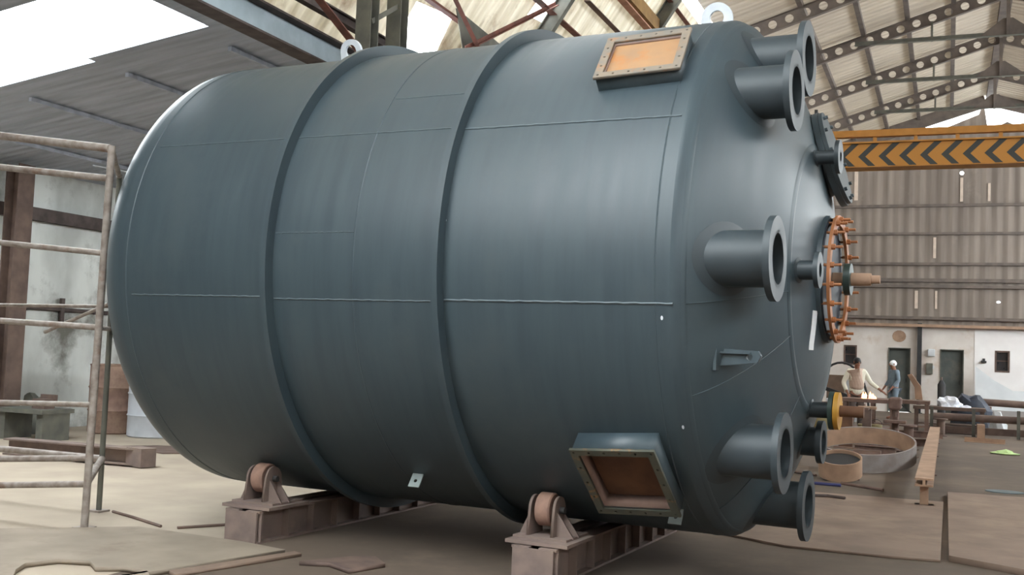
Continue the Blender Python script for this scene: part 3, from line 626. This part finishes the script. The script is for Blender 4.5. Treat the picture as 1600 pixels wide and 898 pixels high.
cp = B(); sheet(cp, [[(-4.15, 6.35), (-3.95, 6.7), (-3.8, 6.8), (-3.62, 6.62), (-3.72, 6.3), (-3.95, 6.42)]], .03, Matrix.Translation((0, 0, .015))); tag(finish('scrap_plate', cp, 'brownsteel'), 'small ragged offcut on the floor between the roller stands', 'steel plate')
rb = B(); path_tube(rb, [(-6.72, 7.32, .012), (-6.4, 7.2, .012), (-5.9, 6.98, .012)], .012, 6); tag(finish('rod', rb, 'brownsteel'), 'thin steel rod on the floor from the scaffold foot', 'rod')
rb = B(); path_tube(rb, [(-5.75, 7.0, .012), (-5.5, 7.4, .012), (-5.3, 7.7, .012)], .012, 6); tag(finish('rod', rb, 'brownsteel'), 'thin rod on the floor beside the left roller stand', 'rod')
# ================================================================== FLOOR PLATES on the right
pa = B(); sheet(pa, [[(.03, 9.3), (.56, 9.0), (7, 8.6), (7, 14.6), (.9, 14.1), (.02, 14.0)]], .05, Matrix.Translation((0, 0, .025))); tag(finish('floor_plate', pa, 'plate', bevel=.004), 'large tan steel plate on the floor at the right edge', 'steel plate')
pb_ = B(); sheet(pb_, [[(-3.2, 10.4), (-1.9, 9.5), (-1.24, 9.15), (-.4, 9.16), (-.03, 9.22), (-.02, 13.2), (-2.8, 13.0)]], .02, Matrix.Translation((0, 0, .010))); tag(finish('floor_plate', pb_, 'plate', bevel=.003), 'thin dusty floor plate under the tank head nozzles', 'steel plate')
ov = B(); sheet(ov, [circ(.67, 14.45, .22, 24, .16)], .012, Matrix.Translation((0, 0, .058))); tag(finish('oval_disc', ov, 'teal'), 'blue-grey oval disc on the floor at the right', 'disc')
gp = B(); sheet(gp, [[(.75, 21.6), (.9, 22.0), (1.1, 21.9), (1.25, 21.5), (1.0, 21.4)]], .02, Matrix.Translation((0, 0, .02))); blob(gp, (1.0, 21.7, .02), (.14, .12, .06), .3, 5, 2); tag(finish('paper_scrap', gp, 'lime'), 'pale green crumpled scrap on the floor plates', 'scrap')
for a, b_, m, lab in (((-2.45, 15.6, .03), (-1.62, 14.9, .03), 'brownsteel', 'long brown rod on the floor behind the lower nozzles'), ((-1.7, 13.85, .04), (-1.2, 13.83, .04), 'bluepipe', 'dark blue rod on the floor right of the lowest nozzle'),
                    ((-1.22, 14.1, .04), (-.7, 13.7, .04), 'scrap', 'short rusty rod beside the dark blue rod')):
    tag(finish('rod', tube(B(), a, b_, .02, 8), m, smooth=True), lab, 'rod')
cb = B(); path_tube(cb, [(-1.95, 12.2, .035), (-1.6, 12.5, .035), (-1.25, 12.7, .035), (-1.05, 12.62, .035)], .018, 6); tag(finish('cable', cb, 'girdark', smooth=True), 'curved dark cable on the floor right of the lowest nozzle', 'cable')
# big rolled ring and pipe stub
TILT = Matrix.Rotation(R_(13), 4, 'X')
rg2 = thing('rolled_ring', 'wide rolled steel ring lying tilted on the floor behind the lower nozzles', 'ring', (-1.12, 16.05, .0))
def up_lathe(prof, n, closed=False): return lathe(B(), prof, n, Matrix.Rotation(R_(-90), 4, 'Y'), closed=closed)
rb_ = up_lathe([(0, .72), (.27, .72), (.27, .695), (0, .695)], 64, True); bmesh.ops.transform(rb_, matrix=TILT @ Matrix.Translation((0, .72, .0)), verts=rb_.verts)
finish('ring_wall', rb_, 'greyring', rg2, smooth=True)
rb_ = up_lathe([(.01, .694), (.262, .694)], 64); bmesh.ops.transform(rb_, matrix=TILT @ Matrix.Translation((0, .72, .0)), verts=rb_.verts)
finish('ring_lining', rb_, 'tan', rg2, smooth=True, label='rusty tan inside')
tag(finish('prop_block', box(B(), (-1.12, 17.22, .12), (.4, .2, .24)), 'scrap'), 'rusty block propping up the back of the rolled ring', 'block')
st_ = thing('pipe_stub', 'short dark-mouthed pipe stub standing tilted on the floor in front of the ring', 'pipe', (-1.30, 14.55, .0))
T2 = Matrix.Rotation(R_(17), 4, 'X') @ Matrix.Translation((0, .28, 0))
rb_ = up_lathe([(0, .28), (.24, .28), (.24, .262), (0, .262)], 48, True); bmesh.ops.transform(rb_, matrix=T2, verts=rb_.verts); finish('pipe_wall', rb_, 'tan', st_, smooth=True)
rb_ = up_lathe([(.19, 0), (.19, .263)], 32); bmesh.ops.transform(rb_, matrix=T2, verts=rb_.verts); finish('dark_mouth_disc', rb_, 'black', st_, label='black disc for the shaded inside')  # black disc stands in for shade inside the pipe mouth
finish('leg', box(B(), (.2, .46, .06), (.07, .07, .12)), 'scrap', st_); finish('leg', box(B(), (-.2, .46, .06), (.07, .07, .12)), 'scrap', st_)
# long beam on legs and low rail frame
lb = thing('trestle_beam', 'long tan beam on short legs running toward the back of the hall', 'beam', (-.22, 18, 0))
finish('beam', ibeam(B(), (0, -5.4, .28), (0, 5.6, .28), .19, .09, .02, .03), 'tan', lb)
for y in (-5.2, -1.5, 2, 5.4):
    finish('leg', box(B(), (0, y, .12), (.09, .08, .24)), 'tan', lb); finish('foot', box(B(), (0, y, .01), (.2, .16, .02)), 'brownsteel', lb)
fr = thing('low_rail', 'low brown pipe rail on posts in front of the back wall at right', 'rail', (1.0, 26.6, 0))
finish('rail', tube(B(), (-1.35, 0, .42), (2.6, 0, .42), .085, 16), 'brownsteel', fr, smooth=True)
for x in (-1.32, -.43, .5, 1.5): finish('post', box(B(), (x, -.1, .32), (.07, .06, .64)), 'greysteel', fr)
finish('lower_rail', box(B(), (.6, .6, .1), (4, .1, .16)), 'brownsteel', fr)
for x in (-.28, .9): finish('foot', box(B(), (x, -.25, .15), (.16, .5, .3)), 'tan', fr)
# ================================================================== WORKSHOP CLUTTER
def bench(x, y, wx, wy, h, m, lab, rz=0):
    t = thing('workbench', lab, 'workbench', (x, y, 0), rz)
    finish('bench_top', box(B(), (0, 0, h-.04), (wx, wy, .08)), m, t, bevel=.005)
    for sx in (-1, 1):
        for sy in (-1, 1): finish('leg', box(B(), (sx*(wx/2-.07), sy*(wy/2-.07), (h-.08)/2), (.08, .08, h-.08)), m, t)
    finish('shelf', box(B(), (0, 0, .2), (wx-.1, wy-.1, .03)), m, t); return t
bench(-1.55, 24.2, 1.1, .7, .82, 'scrap', 'rusty workbench in front of the man in cream')
bench(-1.0, 26.0, 1.3, .7, .78, 'scrap', 'brown workbench before the first back door')
bench(.05, 27.6, 1.6, .7, .62, 'brownsteel', 'low brown table before the second back door')
bx = thing('machine_frame', 'rust-brown welded box column standing right of the yellow flange', 'machine frame', (-1.72, 20.6, 0))
finish('box_column', box(B(), (0, 0, .36), (.24, .24, .72)), 'rustdark', bx); finish('cap_plate', box(B(), (.1, 0, .74), (.6, .34, .04)), 'scrap', bx); finish('base_plate', box(B(), (0, 0, .015), (.4, .4, .03)), 'scrap', bx)
bx = thing('machine_frame', 'grey-brown post with slotted head in the workshop clutter', 'machine frame', (-1.42, 21.6, 0))
finish('box_column', box(B(), (0, 0, .35), (.16, .18, .7)), 'brownsteel', bx); finish('cap_plate', box(B(), (0, 0, .72), (.34, .26, .05)), 'tan', bx); finish('base_plate', box(B(), (0, 0, .015), (.36, .36, .03)), 'scrap', bx)
dp = thing('drill_press', 'rusty bench drill standing before the first back door', 'drill press', (-.95, 22.6, 0))
finish('base', box(B(), (0, 0, .06), (.5, .4, .12)), 'scrap', dp, bevel=.01); finish('column', tube(B(), (0, .08, .1), (0, .08, .86), .07, 16), 'scrap', dp, smooth=True)
finish('table', box(B(), (0, -.08, .44), (.42, .34, .06)), 'scrap', dp, bevel=.01); finish('head', box(B(), (0, -.05, .80), (.24, .46, .24)), 'scrap', dp, bevel=.03)
finish('spindle', tube(B(), (0, -.18, .54), (0, -.18, .70), .03, 12), 'brownsteel', dp, smooth=True)
hb = finish('handle', tube(B(), (.12, -.1, .78), (.30, -.2, .64), .012, 8), 'black', dp)
bs_ = thing('gear_housing', 'round rusty gear housing lying below the bench drill', 'machine part', (-1.02, 21.3, 0))
finish('housing', lathe(B(), [(0, .14), (0, .20), (.14, .20), (.14, .26), (.18, .26), (.18, .12), (0, .12)], 32, Matrix.Rotation(R_(-90), 4, 'Y')), 'scrap', bs_, smooth=True)
finish('hub', tube(B(), (0, 0, .0), (0, 0, .26), .07, 16), 'tan', bs_, smooth=True)
for i, (x, y, r, h, m, lab) in enumerate(((-1.55, 22.8, .13, .32, 'olive', 'olive tin can standing between the machine posts'), (-1.35, 23.3, .12, .30, 'olive', 'second olive tin behind the machine posts, nearer the drill'))):
    t = thing('tin_can', lab, 'can', (x, y, 0)); finish('can_body', lathe(B(), [(0, 0), (0, r), (h, r), (h+.01, r+.008), (h+.02, r), (h-.02, r-.015), (h-.02, 0)], 24, Matrix.Rotation(R_(-90), 4, 'Y')), m, t, smooth=True)
    finish('can_handle', path_tube(B(), [(r*math.cos(a), 0, h+.12*math.sin(a)) for a in [math.pi*k/10 for k in range(11)]], .006, 6), 'black', t)
for i, (x, y, l, a, lab) in enumerate(((-.72, 22.2, .9, 20, 'rusty channel offcut lying right of the bench drill'), (-1.15, 19.6, .7, -12, 'rusty channel offcut behind the rolled ring'), (-.52, 25.0, .9, 5, 'longer rusty channel before the pale back wall'), (-.62, 19.2, .6, 60, 'short rusty channel standing off the ring on its right'))):
    d = Vector((math.cos(R_(a)), math.sin(R_(a)), 0))*l/2; p0 = Vector((x, y, .07))
    tag(finish('channel_offcut', ibeam(B(), p0-d, p0+d, .1, .14, .012, .01), 'scrap'), lab, 'steel offcut', 'channel offcuts')
pk = B(); sheet(pk, [[(0, 0), (.16, -.02), (.12, .3), (-.08, .58), (-.17, .55), (-.02, .28)]], .05, basis((-.62, 24.9, .78), (1, 0, 0), (0, -.2, .98), (0, -.98, -.2))); 
bmesh.ops.translate(pk, verts=pk.verts, vec=(-.05, 1.1, .03)); tag(finish('bent_plate', pk, 'tan'), 'pinkish bent plate leaning on the brown workbench', 'steel plate')
hp = B(); 
for k in range(9):
    r = random.Random(k); blob(hp, (-1.58+r.uniform(-.14, .16), 24.1+r.uniform(-.1, .1), .82), (.035, .035, .05+r.uniform(0, .13)), .3, k, 1)
tag(finish('glowing_metal', hp, 'hot'), 'orange glowing hot pieces on the rusty workbench', 'sparks')
ws = B(); blob(ws, (.05, 27.6, .62), (.26, .22, .24), .35, 11); tag(finish('plastic_sheet', ws, 'whitecloth'), 'bright white crumpled plastic on the low brown table', 'plastic sheet')
ws = B(); blob(ws, (.42, 27.5, .62), (.12, .1, .06), .3, 12, 2); tag(finish('plastic_sheet', ws, 'whitecloth'), 'small white scrap right of the crumpled plastic on the low table', 'plastic sheet')
tp = B(); blob(tp, (.58, 28.9, 0), (.5, .4, .98), .22, 13); tag(finish('tarp_heap', tp, 'tarp', smooth=True), 'dark tarp heap right of the white crumpled plastic', 'tarp')
ws = B(); blob(ws, (1.15, 27.9, .0), (.22, .18, .56), .3, 14, 2); tag(finish('plastic_sheet', ws, 'greyplate'), 'pale bundle right of the dark tarp heap', 'bundle')
lp = B(); sheet(lp, [[(.0, 0), (3.2, 0), (2.4, .66), (1.1, .66), (.55, .98), (.0, 1.42)]], .03, basis((.84, 37.2, .25), (1, 0, 0), (0, .22, .975), (0, -.975, .22))); tag(finish('leaning_sheet', lp, 'greyplate'), 'light grey cut sheet leaning on the white back wall at right', 'steel sheet')
tag(finish('wall_tube', tube(B(), (.9, 33.0, .62), (4.0, 33.0, .55), .10, 14), 'brownsteel', smooth=True), 'long brown tube before the leaning grey sheet', 'tube')
for x in (1.1, 3.4): tag(finish('tube_rest', box(B(), (x, 33.0, .25), (.14, .3, .5)), 'scrap'), ['rusty rest block under the left end of the brown tube', 'rusty rest block under the right end of the brown tube'][int(x > 2)], 'block')
mbx = thing('meter_box', 'white meter box on the wall between post and second door', 'box', (-.5, YB-.05, 2.03)); finish('box_body', box(B(), (0, 0, 0), (.22, .1, .24)), 'greyplate', mbx, bevel=.01); finish('box_lid', box(B(), (0, -.056, 0), (.2, .012, .2)), 'greyplate', mbx)
sw = thing('switch_box', 'grey switch box below the white meter box', 'box', (-.55, YB-.06, 1.5)); finish('box_body', box(B(), (0, 0, 0), (.2, .12, .36)), 'greysteel', sw, bevel=.01); finish('lever', box(B(), (.12, -.05, .05), (.04, .06, .12)), 'greyplate', sw)
wbk = thing('wall_bracket', 'small dark bracket on the white wall left of the right window', 'bracket', (1.1, YB-.06, 1.79)); finish('bracket_arm', box(B(), (0, 0, 0), (.16, .1, .06)), 'black', wbk); finish('bracket_plate', box(B(), (0, .03, .04), (.08, .04, .14)), 'black', wbk)
rs = B(); sheet(rs, [circ(-1.52, 2.55, .22, 14, .2)], .004, basis((0, YB-.012, 0), (1, 0, 0), (0, 0, 1), (0, -1, 0))); struct('trim_4', rs, 'tan', label='round rust stain above the first door')
cbn = thing('cabinet', 'brown cabinet beside the tank in front of the left window', 'cabinet', (-2.78, 30, 0)); finish('cabinet_body', box(B(), (0, 0, .62), (.46, .5, 1.24)), 'brownbox', cbn, bevel=.01); finish('cabinet_door', box(B(), (0, -.26, .62), (.42, .02, 1.16)), 'brownbox', cbn); finish('handle', box(B(), (.15, -.28, .7), (.02, .02, .12)), 'black', cbn)
wpn = B(); box(wpn, (-2.30, 30.1, .68), (.48, .04, 1.36)); tag(finish('steel_sheet', wpn, 'greyplate'), 'bluish white panel standing right of the brown cabinet', 'panel')
hs_ = B(); path_tube(hs_, [(-2.62-.72*math.cos(math.pi*i/20), 29.6, .03+1.55*math.sin(math.pi*i/20)**.8) for i in range(21)], .03, 8); tag(finish('hose', hs_, 'black', smooth=True), 'black hose arching over the brown cabinet and white panel', 'hose')
tag(finish('dark_bar', bar(B(), (-3.0, 27.5, .98), (-2.0, 27.5, .66), .1, .09), 'black'), 'dark bar sloping down toward the man in cream', 'bar')
tr_ = thing('bar_rest', 'rusty trestle carrying the dark sloping bar and white tube', 'trestle', (-2.45, 27.4, 0))
finish('trestle_top', box(B(), (0, 0, .56), (1.2, .5, .06)), 'scrap', tr_)
for sx in (-.5, .5): finish('leg', box(B(), (sx, 0, .27), (.08, .4, .54)), 'scrap', tr_)
tag(finish('white_tube', tube(B(), (-2.75, 27.25, .645), (-2.0, 27.25, .637), .045, 12), 'whitecloth', smooth=True), 'white tube on the rusty trestle left of the man in cream', 'tube')
yb = thing('yellow_bin', 'pale yellow box on the floor behind the yellow tank flange', 'box', (-2.15, 22.0, 0)); finish('bin_body', sheet(B(), [rect(-.3, -.2, .3, .2), rect(-.27, -.17, .27, .17)], .44, Matrix.Translation((0, 0, .23))), 'olive', yb); finish('bin_floor', box(B(), (0, 0, .02), (.58, .38, .02)), 'olive', yb)

for i, (x, y, r, h, m, lab) in enumerate(((-.72, 23.4, .16, .34, 'scrap', 'rusty flanged spool standing right of the bench drill'), (-1.25, 20.7, .13, .22, 'scrap', 'small rusty flanged spool in front of the grey-brown post'), (-.12, 26.0, .15, .4, 'brownsteel', 'dark flanged spool before the black wall post'))):
    t = thing('flanged_spool', lab, 'pipe spool', (x, y, 0)); finish('spool_neck', tube(B(), (0, 0, 0), (0, 0, h), r*.6, 20), m, t, smooth=True)
    for z in (.015, h-.015): finish('flange', tube(B(), (0, 0, z-.015), (0, 0, z+.015), r, 24), m, t, smooth=True)
for i, (x, y, a, l, h, m, lab) in enumerate(((-.98, 23.9, 62, .8, .0, 'scrap', 'rusty angle iron leaning against the brown workbench'), (.75, 24.6, -30, .9, .0, 'tan', 'tan angle iron lying on the floor in front of the low pipe rail'), (-1.95, 18.9, 12, .9, .0, 'scrap', 'rusty angle iron lying behind the yellow flange'))):
    d = Vector((math.cos(R_(a)), .3*math.sin(R_(a)), .0))*l/2; p0 = Vector((x, y, .006))
    tag(finish('angle_iron', angle_bar(B(), p0-d, p0+d, .09, .012), m), lab.replace('leaning against', 'lying in front of'), 'angle iron')
gc = thing('gas_cylinder', 'slim dark gas cylinder standing beside the second back door', 'gas cylinder', (-.15, 33.5, 0))
finish('cylinder_body', up_lathe([(0, 0), (0, .11), (1.05, .11), (1.15, .06), (1.18, .035), (1.18, 0)], 24), 'black', gc, smooth=True); finish('valve', tube(B(), (0, 0, 1.17), (0, 0, 1.27), .025, 10), 'brownsteel', gc)
# ================================================================== PEOPLE
def skin_obj(nm, verts, edges, radii, m, parent, sub=2):
    me = bpy.data.meshes.new(nm); me.from_pydata(verts, edges, []); o = bpy.data.objects.new(nm, me); COL.objects.link(o)
    me.materials.append(m); o.parent = parent
    o.modifiers.new('skin', 'SKIN')
    sv = me.skin_vertices[0].data if me.skin_vertices else None
    if sv is None:
        bm = bmesh.new(); bm.from_mesh(me); bm.verts.layers.skin.verify(); bm.to_mesh(me); bm.free(); sv = me.skin_vertices[0].data
    for i, r in enumerate(radii): sv[i].radius = r if isinstance(r, tuple) else (r, r)
    sv[0].use_root = True
    s = o.modifiers.new('sub', 'SUBSURF'); s.levels = sub; s.render_levels = sub
    for p in me.polygons: p.use_smooth = True
    return o
def person(lab, loc, rz, J, shirt, vest, trous, hair_m, cap=False):
    t = thing('person', lab, 'person', loc, rz)
    V, E, Rr = [], [], []
    def add(p, r, par=None):
        V.append(p); Rr.append(r)
        if par is not None: E.append((par, len(V)-1))
        return len(V)-1
    pel = add((0, 0, .92), (.15, .11)); bel = add((0, .0, 1.08), (.14, .10), pel); che = add((0, 0, 1.28), (.165, .115), bel); nb = add((0, .01, 1.42), (.09, .07), che)
    nk = add((0, J['hy']*.4, 1.475), .052, nb); hd = add((0, J['hy'], 1.56), (.072, .088), nk); ht = add((0, J['hy']*1.05, 1.66), (.062, .075), hd)
    for s in (-1, 1):
        hip = add((s*.09, 0, .86), .085, pel); kn = add((s*.10, -.02, .48), .06, hip); an = add((s*.10, .02, .09), .042, kn); add((s*.11, -.16, .035), (.04, .03), an)
        k = 'l' if s < 0 else 'r'; el, wr = J[k]
        sh = add((s*.18, .0, 1.37), .06, che); e = add(el, .042, sh); wv_ = add(wr, .03, e)
        d = (Vector(wr)-Vector(el)).normalized(); side = d.cross(Vector((0, 0, 1)));
        side = side.normalized() if side.length > .1 else Vector((0, 1, 0))
        pm = add(tuple(Vector(wr)+d*.07), (.036, .02), wv_)
        for q, (off, ln) in enumerate(((-.027, .075), (-.009, .088), (.009, .082), (.027, .065))):
            a1 = add(tuple(Vector(wr)+d*.10+side*off), .0095, pm); add(tuple(Vector(wr)+d*(.10+ln)+side*off*1.1+Vector((0, -.015, -.01))), .008, a1)
        a1 = add(tuple(Vector(wr)+d*.05-side*.042), .011, pm); add(tuple(Vector(wr)+d*.09-side*.055+Vector((0, -.01, 0))), .009, a1)
    body = skin_obj('body', V, E, Rr, M['skin'], t)
    # face
    f = B(); blob(f, (0, J['hy']-.095, 1.585), (.014, .024, .028), 0, 0, 2, False); finish('nose', f, 'skin', body, smooth=True)
    for s in (-1, 1):
        f = B(); blob(f, (s*.03, J['hy']-.083, 1.615), (.013, .008, .008), 0, 0, 2, False); finish('eye', f, 'black', body, smooth=True)
        f = B(); blob(f, (s*.078, J['hy']+.005, 1.595), (.012, .022, .032), 0, 0, 2, False); finish('ear', f, 'skin', body, smooth=True)
    f = B(); box(f, (0, J['hy']-.088, 1.535), (.045, .012, .01)); finish('mouth', f, 'redsteel', body)
    # clothes: slightly larger shells over the same joints
    def shell(nm, pts, ed, rad, m): return skin_obj(nm, pts, ed, rad, M[m], t)
    L_, R__ = J['l'], J['r']
    shell('shirt', [(0, 0, 1.28), (0, 0, 1.08), (0, 0, .80), (0, .01, 1.42), (-.18, 0, 1.38), L_[0], tuple(Vector(L_[0]).lerp(Vector(L_[1]), .85)), (.18, 0, 1.38), R__[0], tuple(Vector(R__[0]).lerp(Vector(R__[1]), .85))],
          [(0, 1), (1, 2), (0, 3), (0, 4), (4, 5), (5, 6), (0, 7), (7, 8), (8, 9)], [(.185, .135), (.17, .125), (.185, .145), (.10, .08), .075, .056, .044, .075, .056, .044], shirt)
    if vest: shell('vest', [(0, -.015, 1.26), (0, -.015, 1.08), (0, -.015, .92), (-.02, 0, 1.38)], [(0, 1), (1, 2), (0, 3)], [(.19, .15), (.18, .14), (.178, .14), (.13, .10)], vest)
    shell('trousers', [(0, 0, .93), (-.09, 0, .84), (-.10, -.02, .48), (-.10, .02, .12), (.09, 0, .84), (.10, -.02, .48), (.10, .02, .12)], [(0, 1), (1, 2), (2, 3), (0, 4), (4, 5), (5, 6)], [(.165, .125), .10, .078, .065, .10, .078, .065], trous)
    hb_ = B(); blob(hb_, (0, J['hy']+.022, 1.615), (.085, .103, .095), .05, 4, 3, False)
    finish('cap' if cap else 'hair', hb_, hair_m, t, smooth=True)
    return t
person('person in a cream shirt and beige vest with black hair, looking down at the workbench', (-1.93, 25.6, 0), R_(25), dict(hy=-.04, l=((-.30, .02, 1.12), (-.26, -.14, .90)), r=((.32, -.02, 1.14), (.48, -.22, .98))), 'cream', 'vest', 'trouser', 'hair')
person('person in a pale blue shirt and white cap before the first back door', (-1.42, 32.5, 0), R_(-60), dict(hy=-.05, l=((-.27, .0, 1.12), (-.25, -.16, .92)), r=((.27, 0, 1.12), (.25, -.18, .92))), 'bluecloth', None, 'bluecloth', 'paper', True)
